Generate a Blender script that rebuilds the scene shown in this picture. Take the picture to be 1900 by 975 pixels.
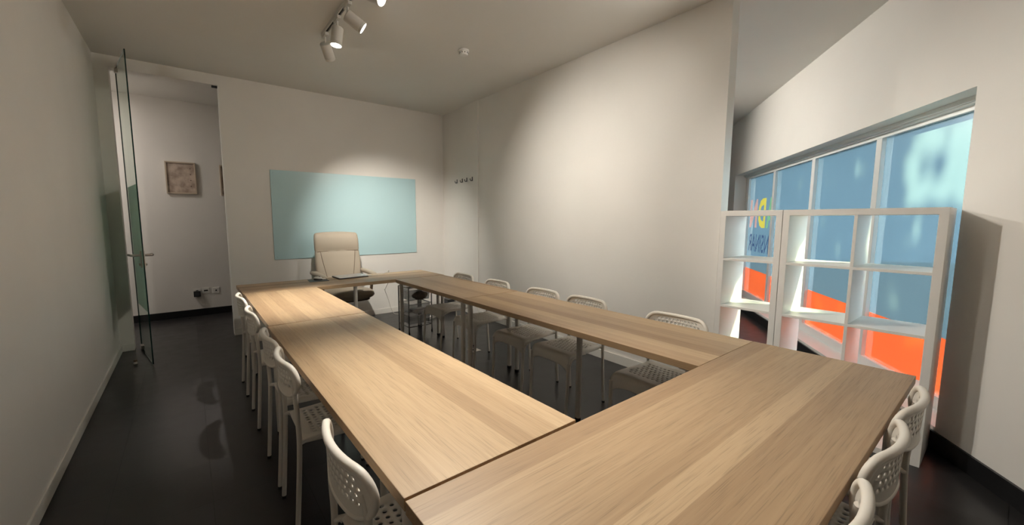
import bpy, bmesh, math, random
from mathutils import Vector, Matrix
PI = math.pi
random.seed(7)
sc = bpy.context.scene
C = sc.collection
for o in list(bpy.data.objects):
    bpy.data.objects.remove(o)

# ------------------------------------------------------------------ camera, sky, sun, exposure
F_PX, U0 = 739.6, 913.5
YAW, PITCH = math.radians(37.346), math.radians(6.088)
cam_d = bpy.data.cameras.new('camera')
cam = bpy.data.objects.new('camera', cam_d)
C.objects.link(cam)
cam.location = (-0.3522, -0.7891, 1.3779)
cam.rotation_euler = (PI/2 - PITCH, 0, -YAW)
cam_d.sensor_fit = 'HORIZONTAL'
cam_d.sensor_width = 36
cam_d.lens = 36*F_PX/1900
cam_d.shift_x = (950-U0)/1900
cam_d.clip_start = 0.02
cam_d.clip_end = 200
sc.camera = cam

sc.view_settings.view_transform = 'Standard'
sc.view_settings.look = 'None'
sc.view_settings.gamma = 1
sc.view_settings.use_curve_mapping = False
sc.view_settings.exposure = 0.62
sc.cycles.use_denoising = True
sc.cycles.max_bounces = 10
sc.cycles.diffuse_bounces = 6
sc.cycles.transparent_max_bounces = 16
sc.cycles.sample_clamp_indirect = 8
sc.cycles.caustics_reflective = False
sc.cycles.caustics_refractive = False

SKY = 1.2                       # clear blue part of the sky
GLOW = 72.0                     # bright hazy sky low on the street side
w = bpy.data.worlds.new('sky')
sc.world = w
w.use_nodes = True
_n, _l = w.node_tree.nodes, w.node_tree.links
bg = _n['Background']
_tc = _n.new('ShaderNodeTexCoord')
_dot = _n.new('ShaderNodeVectorMath'); _dot.operation = 'DOT_PRODUCT'
_dot.inputs[1].default_value = Vector((0.42, -0.87, 0.20)).normalized()
_mx = _n.new('ShaderNodeMath'); _mx.operation = 'MAXIMUM'; _mx.inputs[1].default_value = 0
_pw = _n.new('ShaderNodeMath'); _pw.operation = 'POWER'; _pw.inputs[1].default_value = 8
_sc = _n.new('ShaderNodeVectorMath'); _sc.operation = 'SCALE'
_sc.inputs[0].default_value = (1.0*GLOW, 0.99*GLOW, 0.95*GLOW)
_ad = _n.new('ShaderNodeVectorMath'); _ad.operation = 'ADD'
_ad.inputs[1].default_value = (0.50*SKY, 0.76*SKY, 1.0*SKY)
_l.new(_tc.outputs['Generated'], _dot.inputs[0]); _l.new(_dot.outputs['Value'], _mx.inputs[0])
_l.new(_mx.outputs[0], _pw.inputs[0]); _l.new(_pw.outputs[0], _sc.inputs['Scale'])
_l.new(_sc.outputs[0], _ad.inputs[0]); _l.new(_ad.outputs[0], bg.inputs['Color'])
bg.inputs['Strength'].default_value = 1.0

SUN_TO = Vector((0.50, -0.66, 0.80)).normalized()      # towards the sun
SUN_STRENGTH = 125.0
sun_d = bpy.data.lights.new('sun', 'SUN')
sun_d.energy = SUN_STRENGTH
sun_d.angle = math.radians(1.2)
sun_d.color = (1.0, 0.84, 0.46)
sun = bpy.data.objects.new('sun', sun_d)
C.objects.link(sun)
sun.rotation_euler = SUN_TO.to_track_quat('Z', 'Y').to_euler()
sun.location = (8, -8, 8)

SPOT_W = 300.0
SPOT_COL = (1.0, 0.935, 0.83)
HALL_W = 9.0

# ------------------------------------------------------------------ materials
def newmat(name):
    m = bpy.data.materials.new(name)
    m.use_nodes = True
    nt = m.node_tree
    return m, nt, nt.nodes, nt.links, nt.nodes['Principled BSDF']

def plain(name, col, rough=0.5, metal=0.0, bump=0.0, bscale=200.0, vary=0.0, spec=None, coat=0.0):
    m, nt, N, L, b = newmat(name)
    b.inputs['Base Color'].default_value = (*col, 1)
    b.inputs['Roughness'].default_value = rough
    b.inputs['Metallic'].default_value = metal
    if spec is not None:
        b.inputs['Specular IOR Level'].default_value = spec
    tc = N.new('ShaderNodeTexCoord')
    nz = N.new('ShaderNodeTexNoise')
    nz.inputs['Scale'].default_value = bscale
    nz.inputs['Detail'].default_value = 3
    L.new(tc.outputs['Object'], nz.inputs['Vector'])
    if bump:
        bp = N.new('ShaderNodeBump')
        bp.inputs['Strength'].default_value = bump
        bp.inputs['Distance'].default_value = 0.002
        L.new(nz.outputs['Fac'], bp.inputs['Height'])
        L.new(bp.outputs['Normal'], b.inputs['Normal'])
    if vary:
        n2 = N.new('ShaderNodeTexNoise')
        n2.inputs['Scale'].default_value = 1.7
        n2.inputs['Detail'].default_value = 5
        L.new(tc.outputs['Object'], n2.inputs['Vector'])
        mr = N.new('ShaderNodeMapRange')
        mr.inputs[1].default_value = 0.3
        mr.inputs[2].default_value = 0.7
        mr.inputs[3].default_value = 1-vary
        mr.inputs[4].default_value = 1+vary*0.4
        L.new(n2.outputs['Fac'], mr.inputs[0])
        mx = N.new('ShaderNodeMix')
        mx.data_type = 'RGBA'
        mx.blend_type = 'MULTIPLY'
        mx.inputs[0].default_value = 1
        mx.inputs[6].default_value = (*col, 1)
        L.new(mr.outputs[0], mx.inputs[7])
        L.new(mx.outputs[2], b.inputs['Base Color'])
    return m

def emis(name, col, s):
    m, nt, N, L, b = newmat(name)
    b.inputs['Base Color'].default_value = (*col, 1)
    b.inputs['Emission Color'].default_value = (*col, 1)
    b.inputs['Emission Strength'].default_value = s
    return m

def wood_mat():
    m, nt, N, L, b = newmat('oak_plank_veneer')
    tc = N.new('ShaderNodeTexCoord')
    oi = N.new('ShaderNodeObjectInfo')
    sep = N.new('ShaderNodeSeparateXYZ')
    L.new(tc.outputs['Object'], sep.inputs[0])
    def math_(op, a, bb=None, c=None):
        n = N.new('ShaderNodeMath')
        n.operation = op
        for i, v in enumerate((a, bb, c)):
            if v is None:
                continue
            if isinstance(v, (int, float)):
                n.inputs[i].default_value = v
            else:
                L.new(v, n.inputs[i])
        return n.outputs[0]
    rnd = oi.outputs['Random']
    # plank strips of slightly different widths along the length
    y = math_('ADD', sep.outputs[1], math_('MULTIPLY', rnd, 3.7))
    wob = math_('MULTIPLY', math_('SINE', math_('MULTIPLY', y, 23.0)), 0.012)
    strip = math_('FLOOR', math_('DIVIDE', math_('ADD', y, wob), 0.083))
    off = math_('MULTIPLY', math_('FRACT', math_('MULTIPLY', math_('SINE', math_('MULTIPLY', strip, 12.9898)), 437.58)), 9.0)
    seg = math_('FLOOR', math_('DIVIDE', math_('ADD', sep.outputs[0], off), 40.0))
    cmb = N.new('ShaderNodeCombineXYZ')
    L.new(strip, cmb.inputs[0]); L.new(seg, cmb.inputs[1]); L.new(rnd, cmb.inputs[2])
    wn = N.new('ShaderNodeTexWhiteNoise')
    wn.noise_dimensions = '3D'
    L.new(cmb.outputs[0], wn.inputs['Vector'])
    # grain
    gv = N.new('ShaderNodeCombineXYZ')
    L.new(math_('ADD', math_('MULTIPLY', sep.outputs[0], 1.1), math_('MULTIPLY', wn.outputs[0], 31.0)), gv.inputs[0])
    L.new(math_('MULTIPLY', sep.outputs[1], 52.0), gv.inputs[1])
    L.new(math_('MULTIPLY', sep.outputs[2], 34.0), gv.inputs[2])
    g = N.new('ShaderNodeTexNoise')
    g.inputs['Scale'].default_value = 1.0
    g.inputs['Detail'].default_value = 5
    g.inputs['Roughness'].default_value = 0.62
    g.inputs['Distortion'].default_value = 0.9
    L.new(gv.outputs[0], g.inputs['Vector'])
    pv = N.new('ShaderNodeCombineXYZ')
    L.new(math_('ADD', math_('MULTIPLY', sep.outputs[0], 7.0), math_('MULTIPLY', wn.outputs[0], 17.0)), pv.inputs[0])
    L.new(math_('MULTIPLY', sep.outputs[1], 330.0), pv.inputs[1])
    L.new(math_('MULTIPLY', sep.outputs[2], 330.0), pv.inputs[2])
    p = N.new('ShaderNodeTexNoise')
    p.inputs['Scale'].default_value = 1.0
    p.inputs['Detail'].default_value = 2
    L.new(pv.outputs[0], p.inputs['Vector'])
    pores = N.new('ShaderNodeMapRange')
    pores.inputs[1].default_value = 0.30
    pores.inputs[2].default_value = 0.46
    pores.inputs[3].default_value = 0.74
    pores.inputs[4].default_value = 1.0
    L.new(p.outputs['Fac'], pores.inputs[0])
    fac = math_('ADD', math_('MULTIPLY', wn.outputs[0], 0.72), math_('MULTIPLY', math_('SUBTRACT', g.outputs['Fac'], 0.3), 0.75))
    cr = N.new('ShaderNodeValToRGB')
    e = cr.color_ramp.elements
    e[0].position = 0.05; e[0].color = (0.285, 0.178, 0.097, 1)
    e[1].position = 0.95; e[1].color = (0.500, 0.360, 0.218, 1)
    mid = e.new(0.5); mid.color = (0.395, 0.270, 0.156, 1)
    L.new(fac, cr.inputs[0])
    mx = N.new('ShaderNodeMix')
    mx.data_type = 'RGBA'
    mx.blend_type = 'MULTIPLY'
    mx.inputs[0].default_value = 1
    L.new(cr.outputs[0], mx.inputs[6])
    L.new(pores.outputs[0], mx.inputs[7])
    L.new(mx.outputs[2], b.inputs['Base Color'])
    b.inputs['Roughness'].default_value = 0.42
    bp = N.new('ShaderNodeBump')
    bp.inputs['Strength'].default_value = 0.12
    bp.inputs['Distance'].default_value = 0.001
    L.new(p.outputs['Fac'], bp.inputs['Height'])
    L.new(bp.outputs['Normal'], b.inputs['Normal'])
    return m

def tile_mat():
    m, nt, N, L, b = newmat('black_floor_tiles')
    tc = N.new('ShaderNodeTexCoord')
    mp = N.new('ShaderNodeMapping')
    mp.inputs['Location'].default_value = (-0.067, -0.305, 0)
    br = N.new('ShaderNodeTexBrick')
    br.offset = 0
    br.inputs['Scale'].default_value = 1
    br.inputs['Brick Width'].default_value = 0.402
    br.inputs['Row Height'].default_value = 0.395
    br.inputs['Mortar Size'].default_value = 0.0022
    br.inputs['Mortar Smooth'].default_value = 0.1
    br.inputs['Color1'].default_value = (0.019, 0.0182, 0.019, 1)
    br.inputs['Color2'].default_value = (0.024, 0.0225, 0.0235, 1)
    br.inputs['Mortar'].default_value = (0.006, 0.006, 0.006, 1)
    L.new(tc.outputs['Object'], mp.inputs[0])
    L.new(mp.outputs[0], br.inputs['Vector'])
    nz = N.new('ShaderNodeTexNoise')
    nz.inputs['Scale'].default_value = 9
    nz.inputs['Detail'].default_value = 6
    L.new(tc.outputs['Object'], nz.inputs['Vector'])
    mr = N.new('ShaderNodeMapRange')
    mr.inputs[3].default_value = 0.24
    mr.inputs[4].default_value = 0.38
    L.new(nz.outputs['Fac'], mr.inputs[0])
    L.new(mr.outputs[0], b.inputs['Roughness'])
    L.new(br.outputs['Color'], b.inputs['Base Color'])
    b.inputs['Specular IOR Level'].default_value = 0.45
    bp = N.new('ShaderNodeBump')
    bp.inputs['Strength'].default_value = 0.4
    bp.inputs['Distance'].default_value = 0.002
    bp.invert = True
    L.new(br.outputs['Fac'], bp.inputs['Height'])
    L.new(bp.outputs['Normal'], b.inputs['Normal'])
    return m

def film_mat(name, trans, refl, spec=0.25, clear=0.0):
    m, nt, N, L, b = newmat(name)
    out = N['Material Output']
    N.remove(b)
    t = N.new('ShaderNodeBsdfTranslucent')
    d = N.new('ShaderNodeBsdfDiffuse')
    g = N.new('ShaderNodeBsdfGlossy')
    g.inputs['Roughness'].default_value = 0.25
    tc = N.new('ShaderNodeTexCoord')
    nz = N.new('ShaderNodeTexNoise')
    nz.inputs['Scale'].default_value = 5
    nz.inputs['Detail'].default_value = 6
    L.new(tc.outputs['Object'], nz.inputs['Vector'])
    hs = N.new('ShaderNodeHueSaturation')
    hs.inputs['Color'].default_value = (*trans, 1)
    mr = N.new('ShaderNodeMapRange')
    mr.inputs[3].default_value = 0.9
    mr.inputs[4].default_value = 1.1
    L.new(nz.outputs['Fac'], mr.inputs[0])
    L.new(mr.outputs[0], hs.inputs['Value'])
    L.new(hs.outputs[0], t.inputs['Color'])
    d.inputs['Color'].default_value = (*refl, 1)
    add = N.new('ShaderNodeAddShader')
    L.new(t.outputs[0], add.inputs[0])
    L.new(d.outputs[0], add.inputs[1])
    if clear:
        tr_ = N.new('ShaderNodeBsdfTransparent')
        tr_.inputs['Color'].default_value = (0.72*clear, 0.92*clear, 1.0*clear, 1)
        ad2 = N.new('ShaderNodeAddShader')
        L.new(add.outputs[0], ad2.inputs[0]); L.new(tr_.outputs[0], ad2.inputs[1])
        add = ad2
    mx = N.new('ShaderNodeMixShader')
    mx.inputs[0].default_value = spec*0.2
    L.new(add.outputs[0], mx.inputs[1])
    L.new(g.outputs[0], mx.inputs[2])
    L.new(mx.outputs[0], out.inputs[0])
    return m

def glass_mat(name, tint, refl=0.05):
    m, nt, N, L, b = newmat(name)
    out = N['Material Output']
    N.remove(b)
    t = N.new('ShaderNodeBsdfTransparent')
    t.inputs['Color'].default_value = (*tint, 1)
    g = N.new('ShaderNodeBsdfGlossy')
    g.inputs['Roughness'].default_value = 0.02
    mx = N.new('ShaderNodeMixShader')
    mx.inputs[0].default_value = refl
    L.new(t.outputs[0], mx.inputs[1])
    L.new(g.outputs[0], mx.inputs[2])
    L.new(mx.outputs[0], out.inputs[0])
    return m

def picture_mat():
    m, nt, N, L, b = newmat('faded_relief_collage')
    tc = N.new('ShaderNodeTexCoord')
    nz = N.new('ShaderNodeTexNoise')
    nz.inputs['Scale'].default_value = 11
    nz.inputs['Detail'].default_value = 4
    L.new(tc.outputs['Object'], nz.inputs['Vector'])
    cr = N.new('ShaderNodeValToRGB')
    e = cr.color_ramp.elements
    e[0].position = 0.35; e[0].color = (0.34, 0.26, 0.205, 1)
    e[1].position = 0.62; e[1].color = (0.58, 0.48, 0.40, 1)
    L.new(nz.outputs['Fac'], cr.inputs[0])
    L.new(cr.outputs[0], b.inputs['Base Color'])
    b.inputs['Roughness'].default_value = 0.8
    return m

M = {}
M['wall'] = plain('white_wall_paint', (0.76, 0.735, 0.70), 0.62, bump=0.12, bscale=420, vary=0.035)
M['ceil'] = plain('ceiling_paint', (0.74, 0.72, 0.685), 0.8, bump=0.05, bscale=300, vary=0.02)
M['base'] = plain('white_skirting', (0.72, 0.70, 0.66), 0.45)
M['blackbase'] = plain('black_tile_skirting', (0.012, 0.012, 0.013), 0.28)
M['tile'] = tile_mat()
M['wood'] = wood_mat()
M['plastic'] = plain('white_chair_plastic', (0.74, 0.70, 0.635), 0.42, bump=0.05, bscale=600)
M['tube'] = plain('white_powder_coat', (0.66, 0.62, 0.56), 0.38)
M['tleg'] = plain('light_grey_powder_coat', (0.60, 0.57, 0.52), 0.4)
M['black'] = plain('black_plastic', (0.012, 0.012, 0.013), 0.45)
M['dark'] = plain('dark_grey_plastic', (0.04, 0.04, 0.045), 0.5)
M['shelf'] = plain('white_foil_shelf', (0.80, 0.78, 0.75), 0.35)
M['frame'] = plain('white_window_frame', (0.74, 0.75, 0.75), 0.4)
M['whiteboard'] = plain('pale_blue_glass', (0.46, 0.655, 0.70), 0.22)
M['steel'] = plain('brushed_steel', (0.55, 0.52, 0.48), 0.32, metal=1)
M['chrome'] = plain('chrome_wire', (0.42, 0.42, 0.42), 0.25, metal=1)
M['lamp'] = plain('white_lamp_housing', (0.62, 0.60, 0.56), 0.45)
M['lens'] = emis('lit_lamp_lens', (1.0, 0.95, 0.86), 14)
M['lens_off'] = plain('unlit_lens', (0.5, 0.5, 0.48), 0.15)
M['leather'] = plain('beige_leather', (0.40, 0.345, 0.275), 0.42, bump=0.25, bscale=160, vary=0.04)
M['leather_dark'] = plain('brown_underside', (0.085, 0.055, 0.03), 0.55)
M['bent'] = plain('brown_bentwood', (0.10, 0.06, 0.035), 0.4)
M['alu'] = plain('laptop_aluminium', (0.62, 0.62, 0.63), 0.35, metal=0.9)
M['white'] = plain('glossy_white', (0.78, 0.77, 0.75), 0.3)
M['socket'] = plain('white_socket_plastic', (0.80, 0.78, 0.74), 0.35)
M['art'] = picture_mat()
M['artframe'] = plain('pale_wood_frame', (0.52, 0.43, 0.33), 0.5)
M['glass'] = glass_mat('clear_door_glass', (0.91, 0.95, 0.925), 0.05)
M['edge'] = plain('green_glass_edge', (0.006, 0.030, 0.026), 0.12)
M['frost'] = film_mat('frosted_door_film', (0.58, 0.68, 0.64), (0.10, 0.13, 0.12), 0.1)
M['outglass'] = glass_mat('outer_pane_glass', (0.97, 0.98, 0.98), 0.04)
M['blue'] = film_mat('blue_window_film', (0.0086, 0.0150, 0.0196), (0.040, 0.075, 0.10), 0.2, 0.08)
M['orange'] = film_mat('orange_window_film', (0.064, 0.0100, 0.0026), (0.30, 0.045, 0.012), 0.2, 0.03)
M['l_red'] = film_mat('salmon_letter_film', (0.046, 0.030, 0.028), (0.25, 0.12, 0.10), 0.2)
M['l_yel'] = film_mat('yellow_letter_film', (0.050, 0.045, 0.008), (0.30, 0.25, 0.02), 0.2)
M['l_grn'] = film_mat('green_letter_film', (0.016, 0.034, 0.021), (0.06, 0.20, 0.08), 0.2)
M['l_navy'] = film_mat('navy_letter_film', (0.0045, 0.008, 0.016), (0.012, 0.025, 0.06), 0.2)
M['pave'] = plain('dark_asphalt', (0.009, 0.009, 0.009), 1.0, bump=0.2, bscale=40, spec=0.0)
M['leaf'] = plain('green_leaves', (0.018, 0.032, 0.012), 0.7)
M['bark'] = plain('grey_bark', (0.13, 0.10, 0.08), 0.9, bump=0.6, bscale=30)
M['cloth'] = plain('brown_cloth', (0.16, 0.13, 0.105), 0.9, bump=0.6, bscale=40)
M['paper'] = plain('paper', (0.70, 0.68, 0.66), 0.8)
M['mesh'] = None
M['scuff'] = plain('pencil_smudge', (0.50, 0.485, 0.465), 0.7)

def wire_mesh_mat():
    m, nt, N, L, b = newmat('woven_wire_mesh')
    b.inputs['Base Color'].default_value = (0.45, 0.45, 0.45, 1)
    b.inputs['Metallic'].default_value = 0.6
    b.inputs['Roughness'].default_value = 0.4
    b.inputs['Alpha'].default_value = 0.32
    return m
M['mesh'] = wire_mesh_mat()

# ------------------------------------------------------------------ mesh helpers
class MB:
    def __init__(s):
        s.v = []; s.f = []; s.mi = []; s.m = 0
    def add(s, vs, fs):
        n = len(s.v)
        s.v += [tuple(x) for x in vs]
        for f in fs:
            s.f.append(tuple(i+n for i in f)); s.mi.append(s.m)
        return s
    def box(s, a, b, X=None):
        x0, y0, z0 = a; x1, y1, z1 = b
        vs = [(x0,y0,z0),(x1,y0,z0),(x1,y1,z0),(x0,y1,z0),(x0,y0,z1),(x1,y0,z1),(x1,y1,z1),(x0,y1,z1)]
        if X: vs = [X(*p) for p in vs]
        return s.add(vs, [(0,3,2,1),(4,5,6,7),(0,1,5,4),(1,2,6,5),(2,3,7,6),(3,0,4,7)])
    def prism(s, pts, z0, z1):
        n = len(pts)
        vs = [(x,y,z0) for x,y in pts]+[(x,y,z1) for x,y in pts]
        fs = [tuple(range(n-1,-1,-1)), tuple(range(n,2*n))]+[(i,(i+1)%n,n+(i+1)%n,n+i) for i in range(n)]
        return s.add(vs, fs)
    def cyl(s, p0, p1, r0, r1=None, n=16, caps=True):
        p0 = Vector(p0); p1 = Vector(p1); r1 = r0 if r1 is None else r1
        d = (p1-p0).normalized()
        a = d.orthogonal().normalized(); b = d.cross(a)
        vs = []
        for p, r in ((p0,r0),(p1,r1)):
            for i in range(n):
                t = 2*PI*i/n
                vs.append(p+r*(math.cos(t)*a+math.sin(t)*b))
        fs = [(i,(i+1)%n,n+(i+1)%n,n+i) for i in range(n)]
        if caps: fs += [tuple(range(n-1,-1,-1)), tuple(range(n,2*n))]
        return s.add(vs, fs)
    def tube(s, pts, r, n=10, closed=False):
        P = [Vector(p) for p in pts]; m = len(P)
        R = r if isinstance(r, (list, tuple)) else [r]*m
        prev = None; vs = []
        for i in range(m):
            if closed: t = P[(i+1)%m]-P[i-1]
            else: t = P[min(i+1,m-1)]-P[max(i-1,0)]
            t.normalize()
            if prev is None: a = t.orthogonal().normalized()
            else:
                a = prev-t*prev.dot(t)
                a = a.normalized() if a.length > 1e-6 else t.orthogonal().normalized()
            prev = a; b = t.cross(a)
            for k in range(n):
                q = 2*PI*k/n
                vs.append(P[i]+R[i]*(math.cos(q)*a+math.sin(q)*b))
        fs = []
        for i in range(m if closed else m-1):
            j = (i+1)%m
            for k in range(n):
                fs.append((i*n+k, i*n+(k+1)%n, j*n+(k+1)%n, j*n+k))
        if not closed:
            fs += [tuple(range(n-1,-1,-1)), tuple((m-1)*n+k for k in range(n))]
        return s.add(vs, fs)
    def lathe(s, prof, n=24, X=None):
        vs = []
        for r, z in prof:
            for k in range(n):
                q = 2*PI*k/n
                vs.append((r*math.cos(q), r*math.sin(q), z))
        if X: vs = [X(*p) for p in vs]
        fs = []
        for i in range(len(prof)-1):
            for k in range(n):
                fs.append((i*n+k, i*n+(k+1)%n, (i+1)*n+(k+1)%n, (i+1)*n+k))
        fs += [tuple(range(n-1,-1,-1)), tuple((len(prof)-1)*n+k for k in range(n))]
        return s.add(vs, fs)
    def loft(s, rings, caps=True):
        n = len(rings[0]); vs = [p for r in rings for p in r]; fs = []
        for i in range(len(rings)-1):
            for k in range(n):
                fs.append((i*n+k, i*n+(k+1)%n, (i+1)*n+(k+1)%n, (i+1)*n+k))
        if caps: fs += [tuple(range(n-1,-1,-1)), tuple((len(rings)-1)*n+k for k in range(n))]
        return s.add(vs, fs)
    def build(s, name, mats, parent=None, smooth=None, bevel=0, seg=2, solid=0, sub=0, fix=True):
        me = bpy.data.meshes.new(name)
        me.from_pydata(s.v, [], s.f)
        if not isinstance(mats, (list, tuple)): mats = [mats]
        for m in mats: me.materials.append(m)
        me.polygons.foreach_set('material_index', s.mi)
        if fix:
            bm = bmesh.new(); bm.from_mesh(me)
            bmesh.ops.remove_doubles(bm, verts=bm.verts, dist=1e-5)
            bmesh.ops.recalc_face_normals(bm, faces=bm.faces)
            bm.to_mesh(me); bm.free()
        if smooth is not None:
            me.polygons.foreach_set('use_smooth', [True]*len(me.polygons))
            if smooth < 180: me.set_sharp_from_angle(angle=math.radians(smooth))
        o = bpy.data.objects.new(name, me)
        C.objects.link(o)
        if parent: o.parent = parent
        if solid:
            q = o.modifiers.new('thickness', 'SOLIDIFY'); q.thickness = solid; q.offset = 0
        if bevel:
            q = o.modifiers.new('edge', 'BEVEL'); q.width = bevel; q.segments = seg; q.limit_method = 'ANGLE'
            q.angle_limit = math.radians(40)
        if sub:
            q = o.modifiers.new('sub', 'SUBSURF'); q.levels = sub; q.render_levels = sub
        return o

def tag(o, label=None, cat=None, group=None, kind=None):
    if label: o['label'] = label
    if cat: o['category'] = cat
    if group: o['group'] = group
    if kind: o['kind'] = kind
    return o

def empty(name, loc=(0,0,0), rz=0.0):
    o = bpy.data.objects.new(name, None)
    C.objects.link(o)
    o.empty_display_size = 0.1
    o.location = loc
    o.rotation_euler = (0, 0, rz)
    return o

def copy_tree(o, parent=None):
    c = o.copy()
    C.objects.link(c)
    if parent is not None: c.parent = parent
    for ch in list(o.children): copy_tree(ch, c)
    return c

def struct(o, label=None): return tag(o, label, None, None, 'structure')

def smooth_path(pts, k=6):
    P = [Vector(p) for p in pts]; out = []
    for i in range(len(P)-1):
        p0 = P[max(i-1,0)]; p1 = P[i]; p2 = P[i+1]; p3 = P[min(i+2,len(P)-1)]
        for j in range(k):
            t = j/k
            out.append(0.5*((2*p1)+(p2-p0)*t+(2*p0-5*p1+4*p2-p3)*t*t+(3*p1-p0-3*p2+p3)*t**3))
    out.append(P[-1])
    return out

# ------------------------------------------------------------------ room shell
XL, YB, ZC, YH = -0.984, 4.80, 3.0, 6.29
DX0, DX1, DZ = -0.876, 0.022, 2.885            # doorway in the back wall
P0 = Vector((2.9639, -0.7388, 0)); U = Vector((0.8139, 0.5809, 0)); NN = Vector((-0.5809, 0.8139, 0))
def W(s, dep, z):                              # window-wall coordinates: along, outward, up
    p = P0+U*s-NN*dep
    return (p.x, p.y, z)
def xr(y): return 2.932+0.0184*(y-4.8)        # right partition face
YR = 0.574

flo = [(-2.6,6.45),(-2.6,4.70),(-1.10,4.70),(-1.10,-3.75)]
a = W(-4.75,0.3,0); b_ = W(9.9,0.3,0)
flo += [(-1.10,-3.75) if False else (a[0],a[1]), (b_[0],b_[1]), (b_[0],4.95),(2.6,4.95),(2.6,6.45)]
flo = flo[::-1]
struct(MB().prism(flo, -0.1, 0).build('floor', M['tile']))
struct(MB().prism(flo, ZC, ZC+0.12).build('ceiling', M['ceil']))
struct(MB().box((XL-0.12,-3.75,0),(XL,YB+0.12,ZC)).build('wall_left', M['wall']))
mb = MB()
T = 0.12
mb.box((-2.6,YB,0),(DX0,YB+T,ZC)).box((DX0,YB,DZ),(DX1,YB+T,ZC)).box((DX1,YB,0),(10.6,YB+T,ZC))
struct(mb.build('wall_back', M['wall']))
mb = MB()
pr = [(xr(YB),YB),(xr(YR),YR),(xr(YR)+0.115,YR),(xr(YB)+0.115,YB)]
struct(mb.prism(pr, 0, ZC).build('wall_right', M['wall']))
# hall beyond the doorway
struct(MB().box((-2.6,YH,0),(2.6,YH+0.12,ZC)).build('wall_hall', M['wall']))
struct(MB().box((-2.6,YB,0),(-2.48,YH,ZC)).build('wall_hall_left', M['wall']))
struct(MB().box((2.48,YB+T,0),(2.6,YH,ZC)).build('wall_hall_right', M['wall']))
# window wall with its opening
S0, S1, Z0, Z1 = 0.254, 4.94, 0.125, 2.115
mb = MB()
mb.box((-4.85,0,0),(S0,0.3,ZC),W).box((S1,0,0),(9.55,0.3,ZC),W).box((S0,0,Z1),(S1,0.3,ZC),W).box((S0,0,0),(S1,0.3,Z0),W)
struct(mb.build('wall_window', M['wall']))
# skirtings
struct(MB().box((XL,-3.3,0),(XL+0.012,YB,0.075)).build('baseboard_left', M['base'], bevel=0.003))
mb = MB().box((XL,YB-0.012,0),(DX0,YB,0.075)).box((DX1,YB-0.012,0),(xr(YB),YB,0.075))
struct(mb.build('baseboard_back', M['base'], bevel=0.003))
q = [(xr(YB)-0.014,YB),(xr(YR)-0.014,YR),(xr(YR),YR),(xr(YB),YB)]
struct(MB().prism(q, 0, 0.088).build('baseboard_right', M['base'], bevel=0.003))
struct(MB().box((-2.48,YH-0.012,0),(2.48,YH,0.098)).build('baseboard_hall', M['blackbase']))
struct(MB().box((-4.4,-0.014,0),(9.3,0,0.105),W).build('baseboard_window', M['blackbase']))
# shallow boxed chase on the right wall near the corner
q = [(xr(4.10)-0.018,4.10),(xr(3.80)-0.018,3.80),(xr(3.80),3.80),(xr(4.10),4.10)]
struct(MB().prism(q, 0.0, ZC).build('trim_1', M['wall'], bevel=0.002))
# white strip down the doorway corner, standing in for the jamb's lit edge
struct(MB().box((DX1-0.002,YB-0.003,0),(DX1+0.006,YB+0.004,DZ)).build('lit_jamb_strip', M['white']))

# ------------------------------------------------------------------ window
win = struct(empty('window_1', W((S0+S1)/2, 0.2, Z0)))
win.rotation_euler = (0, 0, 0)
wi = Vector(win.location)
def WL(s, dep, z): return tuple(Vector(W(s,dep,z))-wi)
mb = MB()
FD0, FD1 = 0.175, 0.25
GB, GT, GL, GR = 0.215, 2.045, 4.83, 0.345
mb.box((S0,FD0,Z0),(S1,FD1,GB),WL).box((S0,FD0,GT),(S1,FD1,Z1),WL).box((S0,FD0,GB),(GR,FD1,GT),WL).box((GL,FD0,GB),(S1,FD1,GT),WL)
mb.box((S0,FD0-0.05,Z1-0.028),(S1,FD0,Z1),WL).box((S0,FD0-0.03,Z1-0.040),(S1,FD0,Z1-0.028),WL)
mb.box((S0,0.0,Z0),(S1,FD0,Z0+0.004),WL)
mb.build('frame', M['frame'], win, bevel=0.002)
ML = [(1.41,1.485),(2.56,2.635),(3.70,3.775)]
for lo, hi in ML:
    MB().box((lo,FD0,GB),(hi,FD1,GT),WL).build('mullion', M['frame'], win, bevel=0.003)
ZO = 0.60
edges = [(GR,ML[0][0]),(ML[0][1],ML[1][0]),(ML[1][1],ML[2][0]),(ML[2][1],GL)]
def pane(lo, hi, z0, z1, mat, name, parent):
    mb = MB()
    vs = [WL(s,d,z) for d in (0.205,0.213) for s,z in ((lo,z0),(hi,z0),(hi,z1),(lo,z1))]
    mb.add(vs, [(0,1,2,3)])
    mb.m = 1
    mb.add(vs, [(4,7,6,5),(0,4,5,1),(1,5,6,2),(2,6,7,3),(3,7,4,0)])
    return mb.build(name, [mat, M['outglass']], parent)
panes = []
for lo, hi in edges:
    p = pane(lo, hi, ZO, GT, M['blue'], 'pane', win)
    tag(p, 'pane with frosted blue film')
    ob = pane(lo, hi, GB, ZO-0.0005, M['orange'], 'lower_film_band', p)
    tag(ob, 'orange film band along the bottom')
    panes.append(p)

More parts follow.
